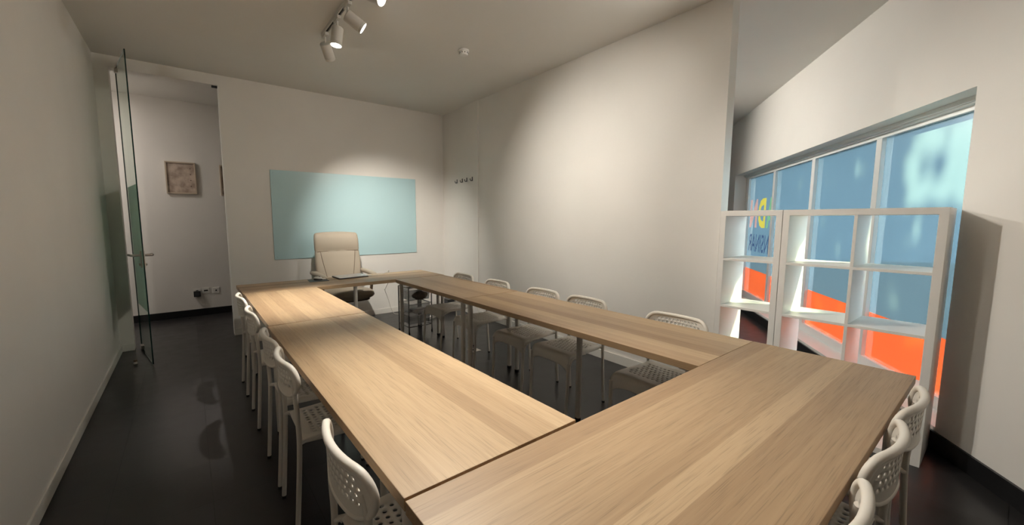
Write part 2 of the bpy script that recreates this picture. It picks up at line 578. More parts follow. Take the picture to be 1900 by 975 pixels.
# lettering on the far pane, reads from outside so it is mirrored from the room;
# each character is a piece of coloured film let into the blue pane
def text_prism(txt, s_left, s_right, z0, z1, weight, d0, d1, name):
    cu = bpy.data.curves.new(name, 'FONT')
    cu.body = txt; cu.size = 1; cu.offset = weight; cu.resolution_u = 3; cu.extrude = 0.1
    t = bpy.data.objects.new(name+'_tmp', cu)
    C.objects.link(t)
    bpy.context.view_layer.update()
    me = bpy.data.meshes.new_from_object(t.evaluated_get(bpy.context.evaluated_depsgraph_get()))
    bpy.data.objects.remove(t)
    bm = bmesh.new(); bm.from_mesh(me)
    bmesh.ops.remove_doubles(bm, verts=bm.verts, dist=1e-5)
    xs = [v.co.x for v in bm.verts]; ys = [v.co.y for v in bm.verts]
    x0, x1, y0, y1 = min(xs), max(xs), min(ys), max(ys)
    for f in bm.faces:
        f.material_index = 0 if all(v.co.z > 0 for v in f.verts) else 1
    for v in bm.verts:
        f = (v.co.x-x0)/(x1-x0); g = (v.co.y-y0)/(y1-y0)
        v.co = WL(s_right+(s_left-s_right)*f, d0 if v.co.z > 0 else d1, z0+(z1-z0)*g)
    bmesh.ops.recalc_face_normals(bm, faces=bm.faces)
    bm.to_mesh(me); bm.free()
    return me
from mathutils.geometry import delaunay_2d_cdt, intersect_point_tri_2d
letter_tris, letter_loops = [], []
def lettering(txt, s_left, s_right, z0, z1, mat, weight, parent, name):
    me = text_prism(txt, s_left, s_right, z0, z1, weight, 0.205, 0.2085, name)
    me.materials.append(mat); me.materials.append(M['outglass'])
    front = {}
    for p in me.polygons:
        if p.material_index == 0:
            vi = list(p.vertices)
            pts = []
            for i in vi:
                wv = me.vertices[i].co+wi
                pts.append(Vector(((wv-P0).dot(U), wv.z)))
            for k in range(1, len(pts)-1):
                letter_tris.append((pts[0], pts[k], pts[k+1]))
            for k in range(len(vi)):
                e = tuple(sorted((vi[k], vi[(k+1) % len(vi)])))
                front.setdefault(e, []).append((pts[k], pts[(k+1) % len(vi)]))
    letter_loops.extend(v[0] for v in front.values() if len(v) == 1)
    o = bpy.data.objects.new(name, me)
    C.objects.link(o)
    o.parent = parent
    return o
def cut_pane(p, lo, hi, z0, z1):
    vs = [Vector(q) for q in ((lo,z0),(hi,z0),(hi,z1),(lo,z1))]
    ed = [(0,1),(1,2),(2,3),(3,0)]
    for a_, b2 in letter_loops:
        n = len(vs)
        vs += [a_.copy(), b2.copy()]
        ed.append((n, n+1))
    V, E_, F, _a, _b, _c = delaunay_2d_cdt(vs, ed, [], 1, 1e-5)
    mb = MB()
    keep = []
    for f in F:
        c = sum((V[i] for i in f), Vector((0,0)))/len(f)
        if not any(intersect_point_tri_2d(c, *t) for t in letter_tris): keep.append(tuple(f)[::-1])
    mb.add([WL(v.x, 0.205, v.y) for v in V], keep)
    mb.m = 1
    mb.add([WL(s_,d,z) for d in (0.205,0.213) for s_,z in ((lo,z0),(hi,z0),(hi,z1),(lo,z1))], [(4,7,6,5),(0,4,5,1),(1,5,6,2),(2,6,7,3),(3,7,4,0)])
    t = mb.build('pane_tmp', [M['blue'], M['outglass']], fix=False)
    p.data = t.data
    bpy.data.objects.remove(t)
    p.data.name = 'pane'
fp = panes[3]
tag(lettering('A', 4.03, 3.73, 1.26, 1.70, M['l_grn'], 0.045, fp, 'letter'), 'green film letter A')
tag(lettering('D', 4.38, 4.07, 1.26, 1.70, M['l_yel'], 0.045, fp, 'letter'), 'yellow film letter D')
tag(lettering('N', 4.77, 4.43, 1.26, 1.70, M['l_red'], 0.045, fp, 'letter'), 'salmon film letter N')
tag(lettering('ENSINAR', 4.76, 3.74, 0.885, 1.16, M['l_navy'], 0.012, fp, 'lettering'), 'navy film word ENSINAR')
cut_pane(fp, edges[3][0], edges[3][1], ZO, GT)

# ------------------------------------------------------------------ glass door, standing open
dv = Vector((-0.69+0.82, 4.085-4.80, 0)); DW = dv.length; dv.normalize(); dn = Vector((-dv.y, dv.x, 0))
door = struct(empty('door_1', (-0.82,4.80,0)))
def DL(a, t, z): return tuple(dv*a+dn*t+Vector((0,0,z)))
mb = MB()
vs = [DL(a_,t,z) for a_,t,z in [(0,-.005,.012),(DW,-.005,.012),(DW,.005,.012),(0,.005,.012),(0,-.005,2.872),(DW,-.005,2.872),(DW,.005,2.872),(0,.005,2.872)]]
mb.add(vs, [(0,1,5,4),(2,3,7,6)])
mb.m = 1
mb.add(vs, [(0,3,2,1),(4,5,6,7),(1,2,6,5),(3,0,4,7)])
mb.build('glass_panel', [M['glass'], M['edge']], door)
tag(MB().box((0.02,0.0052,0.50),(DW-0.01,0.0062,1.71),DL).build('frosted_band', M['frost'], door), 'frosted green film band')
def lever(sgn):
    mb = MB()
    mb.box((DW-0.085,sgn*0.006,0.935),(DW-0.045,sgn*0.017,1.09),DL)
    o = mb.build('lock_plate', M['steel'], door, bevel=0.003)
    pts = [DL(DW-0.065,sgn*0.012,1.05),DL(DW-0.065,sgn*0.060,1.05),DL(DW-0.072,sgn*0.074,1.05),DL(DW-0.10,sgn*0.078,1.05),DL(DW-0.190,sgn*0.084,1.05)]
    MB().tube(smooth_path(pts,4), 0.0115, 10).build('lever', M['steel'], o, smooth=50)
    MB().cyl(DL(DW-0.065,sgn*0.012,0.965),DL(DW-0.065,sgn*0.030,0.965),0.011).build('key_knob', M['steel'], o, smooth=50)
lever(1); lever(-1)
MB().box((0.0,-0.013,0.008),(0.085,0.013,0.055),DL).build('bottom_hinge', M['steel'], door, bevel=0.004)
mb = MB().box((0.0,-0.012,2.835),(0.05,0.012,2.879),DL)
mb.build('top_pivot', M['steel'], door, bevel=0.003)
o = tag(MB().box((DX1-0.055,YB+0.03,DZ-0.022),(DX1,YB+0.055,DZ)).build('door_strike', M['black'], bevel=0.002),
    'small black strike under doorway lintel at its right end', 'door strike')
ds = tag(empty('door_stop', (-0.83,4.25,0)), 'small round door stop on black floor beside open glass door', 'door stop')
MB().lathe([(0.016,0),(0.018,0.004),(0.015,0.008),(0.013,0.022)]).build('base', M['steel'], ds, smooth=40)
MB().lathe([(0.016,0.022),(0.0165,0.034),(0.012,0.038)]).build('rubber_cap', M['bent'], ds, smooth=40)

# ------------------------------------------------------------------ tables
H = 0.734
def make_table(L, Wd, mid, loc, rz, label, grp):
    t = tag(empty('conference_table', loc, rz), label, 'table', grp)
    MB().box((0,0,H-0.034),(L,Wd,H)).build('tabletop', M['wood'], t, bevel=0.0015)
    spots = [(0.055,0.05),(0.055,Wd-0.04),(L-0.055,0.05),(L-0.055,Wd-0.04)]
    if mid: spots += mid
    for x, y in spots:
        lg = MB().cyl((x,y,0.022),(x,y,H-0.036),0.019,0.0205,20).build('leg', M['tleg'], t, smooth=40)
        MB().cyl((x,y,0),(x,y,0.024),0.021,0.021,20).build('foot', M['black'], lg, smooth=40)
        MB().box((x-0.035,y-0.035,H-0.040),(x+0.035,y+0.035,H-0.034)).build('mounting_plate', M['tleg'], lg)
    return t
G = 'oak tables joined in a ring'
R90 = PI/2
# near one runs along x; the long ones run along y (local x -> world y, local y -> world -x)
make_table(2.005, 0.60, [(0.92,0.05),(1.0,0.55)], (0.006,-0.5885,0), 0.0, 'long oak table across the near end, closest to the camera', G)
make_table(1.900, 0.60, [(0.880,0.30)], (0.608,0.024,0), R90+math.radians(0.3), 'long oak table on the left with white chairs on its left, nearer half', G)
make_table(1.330, 0.60, None, (0.606,1.932,0), R90, 'shorter oak table on the left under the bright pool of light', G)
make_table(1.912, 0.60, [(0.925,0.30)], (2.008,0.013,0), R90, 'long oak table on the right, ending near the white shelving', G)
make_table(1.330, 0.60, None, (2.016,1.932,0), R90, 'shorter oak table on the right, over the wire basket trolley', G)
make_table(2.030, 0.585, [(1.0,0.06)], (0.0,3.268,0), math.radians(0.3), 'oak table across the far end carrying the closed laptop', G)

# ------------------------------------------------------------------ perforated white chairs
def perforated(nu, nv, hole_rows, hole_cols, fpos, mb, hr=0.33, stagger=True):
    """grid of nu x nv sub-cells; holes are 2x2 sub-cells; fpos(i,j) maps grid coords (floats) to 3D"""
    holes = set()
    for r_, j in enumerate(hole_rows):
        for i in hole_cols:
            ii = i+(1 if (stagger and r_ % 2) else 0)
            if stagger and r_ % 2 and i == hole_cols[-1]: continue
            holes.add((ii, j))
    skip = set()
    for i, j in holes:
        skip |= {(i-1,j-1),(i,j-1),(i-1,j),(i,j)}
    for i in range(nu):
        for j in range(nv):
            if (i,j) in skip: continue
            mb.add([fpos(i,j),fpos(i+1,j),fpos(i+1,j+1),fpos(i,j+1)], [(0,1,2,3)])
    ring = [(-1,-1),(0,-1),(1,-1),(1,0),(1,1),(0,1),(-1,1),(-1,0)]
    for i, j in holes:
        vs = [fpos(i+a_,j+b2) for a_,b2 in ring]
        for k in range(8):
            ang = math.atan2(ring[k][1], ring[k][0])
            vs.append(fpos(i+2*hr*math.cos(ang), j+2*hr*math.sin(ang)))
        mb.add(vs, [(k,(k+1)%8,8+(k+1)%8,8+k) for k in range(8)])

def make_chair(label, grp):
    t = tag(empty('perforated_chair'), label, 'chair', grp)
    # --- backrest
    HB0, HB1 = 0.630, 0.772
    rc = 0.062
    zs = [HB0,HB0+0.004,HB0+0.010]+[HB0+0.018+0.0106*k for k in range(11)]+[HB1-0.009,HB1-0.003,HB1]
    nv = len(zs)-1; nu = 30; hw = 0.193
    def width(z):
        if z < HB0+0.085:
            q = (HB0+0.085-z)/0.085
            return hw-0.105+0.105*math.sqrt(max(1-q*q, 0.0))
        d = HB1-z
        if d >= rc: return hw
        return hw-rc+math.sqrt(max(rc*rc-(rc-d)**2, 0.0))
    def back_y(x, z): return -0.211+1.1*x*x-0.05*(z-0.60)
    def fb(i, j):
        j = max(0, min(nv, j)); k = int(min(math.floor(j), nv-1)); f = j-k
        z = zs[k]*(1-f)+zs[k+1]*f
        wd = width(z)
        if 0.0 < f < 1.0 and False: pass
        # keep columns straight inside, squeeze the outer three towards the outline
        c = (i/nu*2-1)
        x = c*max(wd, 0.02)
        return (x, back_y(x,z), z)
    mb = MB()
    perforated(nu, nv, [6,8,10,12], list(range(4,27,2)), fb, mb, 0.27)
    br = mb.build('backrest', M['plastic'], t, smooth=180, solid=0.007)
    out = []
    for j in range(nv+1): out.append(fb(nu, j))
    for j in range(nv, -1, -1): out.append(fb(0, j))
    top_pts = []
    # outline loop: right side up, across the top, left side down, across the bottom
    loop = [fb(nu,j) for j in range(nv+1)]+[fb(nu-k*3,nv) for k in range(1,10)]+[fb(0,j) for j in range(nv,-1,-1)]+[fb(k*3,0) for k in range(1,10)]
    MB().tube(loop, [0.0075+0.0045*min(1,max(0,(p[2]-0.64)/0.06)) for p in loop], 12, closed=True).build('rolled_rim', M['plastic'], br, smooth=180)
    # --- seat
    ys = [-0.165+0.335*k/22 for k in range(23)]
    arc = [(0.170+0.034*math.sin(a_), -0.034*(1-math.cos(a_))) for a_ in (0.26,0.52,0.79,1.05,1.31,1.57)]
    prof = [(y, 0.0) for y in ys]+arc
    na = 5
    nvs = len(prof)-1+na
    nus = 26
    def wseat(y):
        f = (y+0.165)/0.335
        return 0.160+0.030*min(1, max(0, f)*1.25) - (0.012 if f < 0.03 else 0)
    def fs_(i, j):
        j = max(0, min(nvs, j)); c = i/nus*2-1
        k = int(min(math.floor(j), nvs-1)); f = j-k
        def at(kk):
            if kk < len(prof): y, dz = prof[kk]; return y, dz
            y, dz = prof[-1]
            drop = 0.040+0.050*abs(c)**4
            return y+0.004*(kk-len(prof)+1)/na, dz-drop*(kk-len(prof)+1)/na
        y0, d0 = at(k); y1, d1 = at(k+1)
        y = y0*(1-f)+y1*f; dz = d0*(1-f)+d1*f
        x = c*wseat(min(y,0.17))
        dish = -0.010*(1-abs(c)**2)*math.exp(-((y+0.02)/0.13)**2)
        side = -0.020*max(0, (abs(c)-0.86)/0.14)**2
        return (x, y, 0.448+dz+dish+side)
    mb = MB()
    perforated(nus, nvs, list(range(4,20,2)), list(range(4,23,2)), fs_, mb, 0.30)
    st = mb.build('seat', M['plastic'], t, smooth=180, solid=0.006)
    for s in (-1, 1):
        MB().tube(smooth_path([(s*0.150,-0.085,0.437),(s*0.152,-0.135,0.437),(s*0.160,-0.165,0.436),(s*0.168,-0.178,0.434)],5), 0.0105, 8).build('side_bracket', M['plastic'], st, smooth=180)
        MB().tube(smooth_path([(s*0.184,0.035,0.432),(s*0.187,0.12,0.430),(s*0.186,0.185,0.405),(s*0.185,0.205,0.36)],5), [0.006]*5+[0.009]*5+[0.012]*6, 8).build('corner_gusset', M['plastic'], st, smooth=180)
    # --- legs
    for s in (-1, 1):
        pts = smooth_path([(s*0.182,0.222,0.004),(s*0.184,0.210,0.22),(s*0.185,0.204,0.395)],6)
        lg = MB().tube(pts, [0.0105+0.0025*k/(len(pts)-1) for k in range(len(pts))], 12).build('leg', M['tube'], t, smooth=60)
        MB().cyl((s*0.182,0.222,0),(s*0.182,0.2215,0.014),0.0115,0.0115,12).build('foot', M['black'], lg, smooth=40)
        pts = smooth_path([(s*0.168,-0.205,0.004),(s*0.169,-0.190,0.22),(s*0.170,-0.178,0.43),(s*0.172,-0.181,0.56),(s*0.162,-0.184,0.66),(s*0.150,-0.190,0.715)],6)
        lg = MB().tube(pts, 0.0105, 12).build('leg', M['tube'], t, smooth=60)
        MB().cyl((s*0.168,-0.205,0),(s*0.168,-0.2045,0.014),0.0115,0.0115,12).build('foot', M['black'], lg, smooth=40)
    return t
first = [None]
proto = None
chairs = [
 (1.870,2.890, R90,'white perforated chair at the right table, farthest of five on that side','chairs along the right table'),
 (1.870,2.285, R90,'white perforated chair at the right table, second from the far end there','chairs along the right table'),
 (1.870,1.645, R90,'white perforated chair at the right table, middle one of its five','chairs along the right table'),
 (1.875,1.178, R90,'white perforated chair at the right table, fourth from the far end there','chairs along the right table'),
 (1.870,0.462, R90,'white perforated chair at the right table, nearest to the white shelving','chairs along the right table'),
 (0.148,2.925,-R90,'white perforated chair left of the left tables, farthest of five on that side','chairs along the left table'),
 (0.148,2.290,-R90,'white perforated chair left of the left tables, second from the far end there','chairs along the left table'),
 (0.148,1.570,-R90,'white perforated chair left of the left tables, middle one of its five','chairs along the left table'),
 (0.148,1.140,-R90,'white perforated chair left of the left tables, set close against the middle one','chairs along the left table'),
 (0.138,0.275,-R90,'white perforated chair left of the left tables, nearest with its curved back by the seam','chairs along the left table'),
 (1.575,-0.431,0,'white perforated chair at the near table, rightmost of three, beside the shelving','chairs along the near table'),
 (1.165,-0.431,0,'white perforated chair at the near table, middle one of three','chairs along the near table'),
 (0.705,-0.431,0,'white perforated chair at the near table, leftmost of three at the frame bottom','chairs along the near table'),
]
for k, (x, y, rz, lab, grp) in enumerate(chairs):
    if k == 0:
        proto = make_chair(lab, grp); o = proto
    else:
        o = copy_tree(proto)
    o.location = (x, y, 0)
    o.rotation_euler = (0, 0, rz+(random.uniform(-0.02, 0.02) if k < 10 else random.uniform(-0.004, 0.004)))
    o['label'] = lab; o['group'] = grp

# ------------------------------------------------------------------ shelving units
def shelf_unit(y0, cols, label, x0=2.81, D=0.375, HT=1.445):
    th, ti = 0.037, 0.016
    wid = 2*th+cols[0]*cols[1]+(cols[0]-1)*ti
    t = tag(empty('open_shelving_unit', (x0,y0,0)), label, 'shelving unit', 'white cube shelving units')
    MB().box((0,0,0.0),(D,th,HT-th)).build('side_panel', M['shelf'], t, bevel=0.001)
    MB().box((0,wid-th,0.0),(D,wid,HT-th)).build('side_panel', M['shelf'], t, bevel=0.001)
    MB().box((0,0,HT-th),(D,wid,HT)).build('top_panel', M['shelf'], t, bevel=0.001)
    MB().box((0.001,th,0.0),(D,wid-th,th)).build('bottom_panel', M['shelf'], t, bevel=0.001)
    for z in (0.376, 0.729, 1.080):
        MB().box((0.002,th,z),(D,wid-th,z+ti)).build('shelf', M['shelf'], t, bevel=0.0008)
    for c in range(1, cols[0]):
        y = th+c*cols[1]+(c-1)*ti
        zz = [th, 0.376, 0.729, 1.080, HT-th]
        for k in range(4):
            MB().box((0.002,y,zz[k]+(ti if k else 0)),(D,y+ti,zz[k+1])).build('divider', M['shelf'], t, bevel=0.0008)
    return wid
wd = shelf_unit(-0.572, (2, 0.3215), 'wide white open-backed shelving unit two cells across in front of window')
shelf_unit(-0.572+wd+0.003, (1, 0.316), 'narrow white open-backed shelving unit one cell across beside the partition end')

# ------------------------------------------------------------------ glass board, hooks, detector
gb = tag(empty('glass_writing_board', (1.465,YB-0.006,1.437)), 'large pale blue glass writing board on the far wall', 'writing board')
MB().box((-0.973,-0.004,-0.553),(0.973,0.004,0.553)).build('glass_sheet', M['whiteboard'], gb, bevel=0.0015)
for sx in (-1, 1):
    for sz in (-1, 1):
        MB().cyl((sx*0.94,-0.004,sz*0.52),(sx*0.94,-0.008,sz*0.52),0.006,0.005,12).build('fixing_stud', M['whiteboard'], gb, smooth=40)
for k, (y, nm) in enumerate([(4.375,'first from the corner'),(4.228,'second from the corner'),(4.078,'third from the corner'),(3.935,'fourth from the corner')]):
    dx = 0.018 if 3.8 < y < 4.1 else 0.0
    h = tag(empty('wall_hook', (xr(y)-dx, y, 1.955)), 'small dark metal hook on right wall, '+nm, 'hook', 'row of hooks on the right wall')
    MB().box((-0.004,-0.010,-0.028),(0,0.010,0.030)).build('back_plate', M['dark'], h, bevel=0.001)
    MB().tube(smooth_path([(-0.003,0,-0.012),(-0.024,0,-0.026),(-0.038,0,-0.012),(-0.038,0,0.006)],4), 0.005, 8).build('prong', M['dark'], h, smooth=60)
sd = tag(empty('smoke_detector', (1.87,2.575,ZC)), 'round white smoke detector on the ceiling', 'smoke detector')
MB().lathe([(0.050,0),(0.050,-0.012),(0.046,-0.016)]).build('base', M['white'], sd, smooth=40)
MB().lathe([(0.040,-0.016),(0.041,-0.036),(0.034,-0.046),(0.012,-0.049)]).build('head', M['white'], sd, smooth=40)
for k in range(10):
    q = 2*PI*k/10
    MB().cyl((0.0412*math.cos(q),0.0412*math.sin(q),-0.034),(0.0412*math.cos(q),0.0412*math.sin(q),-0.024),0.004,0.004,6).build('vent_slot', M['black'], sd)

# ------------------------------------------------------------------ track and spotlights
tr = tag(empty('ceiling_track', (0.70,3.02,ZC)), 'white lighting track running along the ceiling', 'lighting track')
mb = MB().box((-0.017,-4.4,-0.028),(-0.010,0,0)).box((0.010,-4.4,-0.028),(0.017,0,0)).box((-0.010,-4.4,-0.006),(0.010,0,0))
mb.build('rail', M['lamp'], tr)
MB().box((-0.018,-0.004,-0.030),(0.018,0.004,0)).build('end_cap', M['lamp'], tr, bevel=0.001)
MB().box((-0.0095,-4.39,-0.016),(0.0095,-0.006,-0.0065)).build('conductor_slot', M['dark'], tr)
TX = 0.70
def spotlight(y, aim, label, lit=True, power=1.0, size=62, blend=0.85, grp='spotlights on the ceiling track', drop=0.115, length=0.140, rad=0.0445):
    t = tag(empty('track_spotlight', (TX,y,ZC-0.028)), label, 'spotlight', grp)
    MB().box((-0.015,-0.055,-0.022),(0.015,0.055,0.004)).build('adapter', M['lamp'], t, bevel=0.003)
    piv = Vector((0,0,-0.085))
    MB().cyl((0,0,-0.020),tuple(piv+Vector((0,0,0.004))),0.0085,0.0085,12).build('stem', M['lamp'], t, smooth=40)
    d = (Vector(aim)-(Vector((TX,y,ZC-0.028))+piv)).normalized()
    st = piv-d*0.012
    en = st+d*length
    q = d.to_track_quat('Z','Y')
    def X(x, y_, z): return tuple(st+q@Vector((x,y_,z)))
    hd = MB().lathe([(0.010,-0.004),(rad-0.004,0.0),(rad,0.005),(rad,length-0.022),(rad-0.0015,length-0.021),(rad-0.0015,length-0.018),(rad,length-0.017),(rad,length),(rad-0.004,length),(rad-0.005,length-0.006)],28,X).build('lamp_head', M['lamp'], t, smooth=35)
    MB().lathe([(rad-0.0055,length-0.0055),(rad-0.0055,length-0.001),(0.004,length-0.001)],28,X).build('lens', M['lens'] if lit else M['lens_off'], hd, smooth=35)
    if lit:
        ld = bpy.data.lights.new('spot_lamp', 'SPOT')
        ld.energy = SPOT_W*power
        ld.color = SPOT_COL
        ld.spot_size = math.radians(size)
        ld.spot_blend = blend
        ld.shadow_soft_size = 0.03
        lo = bpy.data.objects.new('spot_lamp', ld)
        C.objects.link(lo)
        lo.parent = hd
        lo.location = st+d*(length+0.004)
        lo.rotation_euler = (-d).to_track_quat('Z','Y').to_euler()
    return t
spotlight(2.97, (2.10,4.70,0.80), 'white cylinder spotlight at the track end, turned to the far wall', power=0.65, size=66)
spotlight(2.62, (0.42,2.62,0.73), 'white cylinder spotlight second from the track end, lit face toward the camera', power=0.92, size=48, blend=0.7)
spotlight(2.36, (2.9,1.72,1.38), 'white cylinder spotlight third from the track end, aimed at the right wall', power=0.47, size=88, blend=1.0)
spotlight(1.97, (2.75,-0.90,1.0), 'white spotlight with bright lens cut off at the frame top', power=0.42, size=60, blend=0.9)
spotlight(1.25, (0.45,0.38,0.70), 'white spotlight on the track beyond the frame, over the corner of left and near tables', power=0.62, size=66)
spotlight(0.80, (1.3,-0.2,0.73), 'white fill spotlight added on the track beyond the frame, over the near table', power=0.17, size=100, blend=1.0)  # unseen wide spot, added as fill
# added unseen track and flood spot, lifting the ambient light of the room
tc_ = tag(empty('ceiling_track', (2.55,-0.25,ZC)), 'short white lighting track added beyond the frame to carry the fill spotlight', 'lighting track')
MB().box((-0.017,-0.45,-0.028),(0.017,0.45,0)).build('rail', M['lamp'], tc_, bevel=0.002)
TX = 2.55
spotlight(0.05, (-0.25,4.6,1.0), 'white fill spotlight added on the short track beyond the frame, flooding the room', power=0.23, size=125, blend=1.0, grp=None)
# a spotlight on a short track in the window bay behind the partition
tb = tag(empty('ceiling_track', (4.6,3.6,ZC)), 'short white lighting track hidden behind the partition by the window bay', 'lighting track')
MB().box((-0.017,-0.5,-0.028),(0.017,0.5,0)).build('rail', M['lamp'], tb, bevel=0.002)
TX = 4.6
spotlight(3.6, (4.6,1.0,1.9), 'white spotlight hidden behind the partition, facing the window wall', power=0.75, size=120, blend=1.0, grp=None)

# hall ceiling lamp (beyond the doorway)
hl = tag(empty('hall_ceiling_lamp', (-1.75,5.45,ZC)), 'flush round ceiling lamp in the hall beyond the doorway', 'ceiling lamp')
MB().lathe([(0.15,0),(0.15,-0.03),(0.14,-0.035)]).build('housing', M['white'], hl, smooth=40)
MB().lathe([(0.138,-0.035),(0.130,-0.043),(0.02,-0.046)]).build('diffuser', M['lens'], hl, smooth=40)
ld = bpy.data.lights.new('hall_lamp', 'AREA')
ld.shape = 'DISK'; ld.size = 0.26; ld.energy = HALL_W; ld.color = (1.0, 0.92, 0.86)
lo = bpy.data.objects.new('hall_lamp', ld)
C.objects.link(lo); lo.parent = hl; lo.location = (0,0,-0.05)

# ------------------------------------------------------------------ hall pictures and sockets
def picture(x0, x1, z0, z1, label, dots=True):
    t = tag(empty('framed_picture', ((x0+x1)/2,YH,(z0+z1)/2)), label, 'picture', 'framed pictures on the hall wall')
    a_, c = (x1-x0)/2, (z1-z0)/2
    f = 0.016
    mb = MB().box((-a_,-0.035,-c),(-a_+f,0,c)).box((a_-f,-0.035,-c),(a_,0,c)).box((-a_+f,-0.035,-c),(a_-f,0,-c+f)).box((-a_+f,-0.035,c-f),(a_-f,0,c))
    mb.build('frame', M['artframe'], t, bevel=0.001)
    p = MB().box((-a_+f,-0.018,-c+f),(a_-f,-0.002,c-f)).build('panel', M['art'], t)
    if dots:
        for k in range(4):
            MB().cyl((a_-0.06,-0.022,c-0.085-0.08*k),(a_-0.06,-0.018,c-0.085-0.08*k),0.007,0.007,10).build('peg', M['bent'], p)
    return t
picture(-0.541,-0.207,1.740,2.172,'square pale framed collage with dark pegs on the hall wall')
picture(0.072,0.406,1.735,2.165,'framed collage mostly hidden behind the right door jamb')
def socket(x, z, label, kind):
    t = tag(empty('wall_socket', (x,YH,z)), label, 'wall socket', 'sockets on the hall wall')
    MB().box((-0.043,-0.010,-0.043),(0.043,0,0.043)).build('face_plate', M['socket'], t, bevel=0.003)
    if kind == 0:
        MB().cyl((0,-0.010,0),(0,-0.011,0),0.020,0.020,20).build('outlet', M['dark'], t)
    elif kind == 1:
        MB().box((-0.024,-0.012,-0.010),(0.024,-0.010,0.010)).build('port', M['black'], t)
    else:
        MB().box((-0.009,-0.012,-0.009),(0.009,-0.010,0.009)).build('port', M['black'], t)
    return t
socket(-0.295,0.355,'white hall socket behind the plugged black adapter',0)
socket(-0.193,0.360,'white hall socket with a wide dark port, middle of three',1)
socket(-0.071,0.350,'white hall socket with a small square port, nearest the door jamb',2)
pa = tag(empty('power_adapter', (-0.297,YH-0.0105,0.325)), 'black power adapter plugged into the left hall socket', 'power adapter')
MB().box((-0.041,-0.048,-0.042),(0.041,0,0.038)).build('body', M['black'], pa, bevel=0.006, seg=3)
MB().box((-0.028,-0.0495,-0.028),(0.028,-0.0475,0.022)).build('raised_face', M['dark'], pa, bevel=0.001)

# ------------------------------------------------------------------ beige leather office chair
oc = tag(empty('office_chair', (1.165,4.25,0), math.radians(2)), 'beige leather swivel armchair behind the far table', 'chair')
def rrect(hw, hd, n=28, p=4.0):
    out = []
    for k in range(n):
        q = 2*PI*k/n; c, s = math.cos(q), math.sin(q)
        out.append((math.copysign(abs(c)**(2/p),c)*hw, math.copysign(abs(s)**(2/p),s)*hd))
    return out
# backrest: loft up, leaning back slightly; front is -y
rings = []
for z, hw, hd, y in [(0.545,0.225,0.030,0.165),(0.56,0.245,0.050,0.170),(0.62,0.262,0.058,0.180),(0.72,0.277,0.060,0.198),(0.82,0.279,0.056,0.215),(0.92,0.276,0.050,0.232),(0.975,0.274,0.047,0.240),(0.990,0.2705,0.0435,0.243),(1.005,0.274,0.050,0.245),(1.06,0.274,0.060,0.250),(1.13,0.273,0.060,0.258),(1.18,0.270,0.050,0.266),(1.204,0.262,0.032,0.270),(1.212,0.245,0.012,0.272)]:
    crown = 0.018*max(0,(z-0.95)/0.26)
    rings.append([(x, y+yy-0.035*(x/0.28)**2*(1 if True else 0), z+crown*(1-(x/0.28)**2)) for x, yy in rrect(hw,hd)])
bk = MB().loft(rings).build('backrest', M['leather'], oc, smooth=180)
def surf_y(z):
    T_ = [(0.62,0.180,0.058),(0.72,0.198,0.060),(0.82,0.215,0.056),(0.92,0.232,0.050),(0.99,0.243,0.0435)]
    for a_, b2 in zip(T_, T_[1:]):
        if a_[0] <= z <= b2[0]:
            f = (z-a_[0])/(b2[0]-a_[0])
            return a_[1]*(1-f)+b2[1]*f-(a_[2]*(1-f)+b2[2]*f)
    return T_[-1][1]-T_[-1][2]
for s in (-1, 1):
    pts = []
    for k in range(9):
        z = 0.985-0.34*k/8
        x = s*(0.215-0.055*(k/8)**1.2)
        pts.append((x, surf_y(z)-0.035*(x/0.28)**2+0.0035, z))
    MB().tube(pts, 0.0035, 6).build('stitched_seam', M['bent'], bk, smooth=180)
pts = [(x, surf_y(0.99)-0.035*(x/0.28)**2+0.001, 0.985+0.006*(1-(x/0.26)**2)) for x in [-.255+.51*k/14 for k in range(15)]]
MB().tube(pts, 0.003, 6).build('stitched_seam', M['bent'], bk, smooth=180)
# seat cushion
rings = []
for y, hw, hh, z in [(-0.335,0.225,0.020,0.462),(-0.325,0.250,0.048,0.468),(-0.29,0.266,0.066,0.476),(-0.20,0.272,0.072,0.478),(-0.05,0.272,0.070,0.472),(0.10,0.268,0.066,0.465),(0.20,0.255,0.055,0.46),(0.22,0.235,0.03,0.46)]:
    rings.append([(x, y, z+zz-0.022*(x/0.27)**2*(-1 if zz<0 else 0.2)) for x, zz in rrect(hw,hh)])
MB().loft(rings).build('seat', M['leather'], oc, smooth=180)
rings = []
for y, hw, z in [(-0.31,0.20,0.425),(-0.15,0.255,0.405),(0.05,0.255,0.395),(0.20,0.22,0.40)]:
    rings.append([(x, y, z+zz) for x, zz in rrect(hw,0.022)])
MB().loft(rings).build('seat_shell', M['leather_dark'], oc, smooth=180)
for s in (-1, 1):
    ar = []
    for y, hw, hh, z in [(0.30,0.016,0.010,0.715),(0.28,0.028,0.022,0.718),(0.15,0.036,0.027,0.724),(0.0,0.038,0.027,0.722),(-0.15,0.036,0.026,0.714),(-0.245,0.030,0.022,0.704),(-0.265,0.018,0.012,0.70)]:
        ar.append([(s*0.297+x, y, z+zz) for x, zz in rrect(hw,hh,20,2.6)])
    a_ = MB().loft(ar).build('armrest', M['leather'], oc, smooth=180)
    pth = smooth_path([(s*0.297,-0.13,0.70),(s*0.297,-0.14,0.60),(s*0.294,-0.10,0.46),(s*0.265,-0.04,0.405),(s*0.20,0.0,0.395)],5)
    rr = [[(p.x+dx, p.y+dy, p.z) for dx, dy in ((-0.008,-0.028),(0.008,-0.028),(0.008,0.028),(-0.008,0.028))] for p in pth]
    MB().loft(rr).build('arm_support', M['bent'], a_, smooth=40)
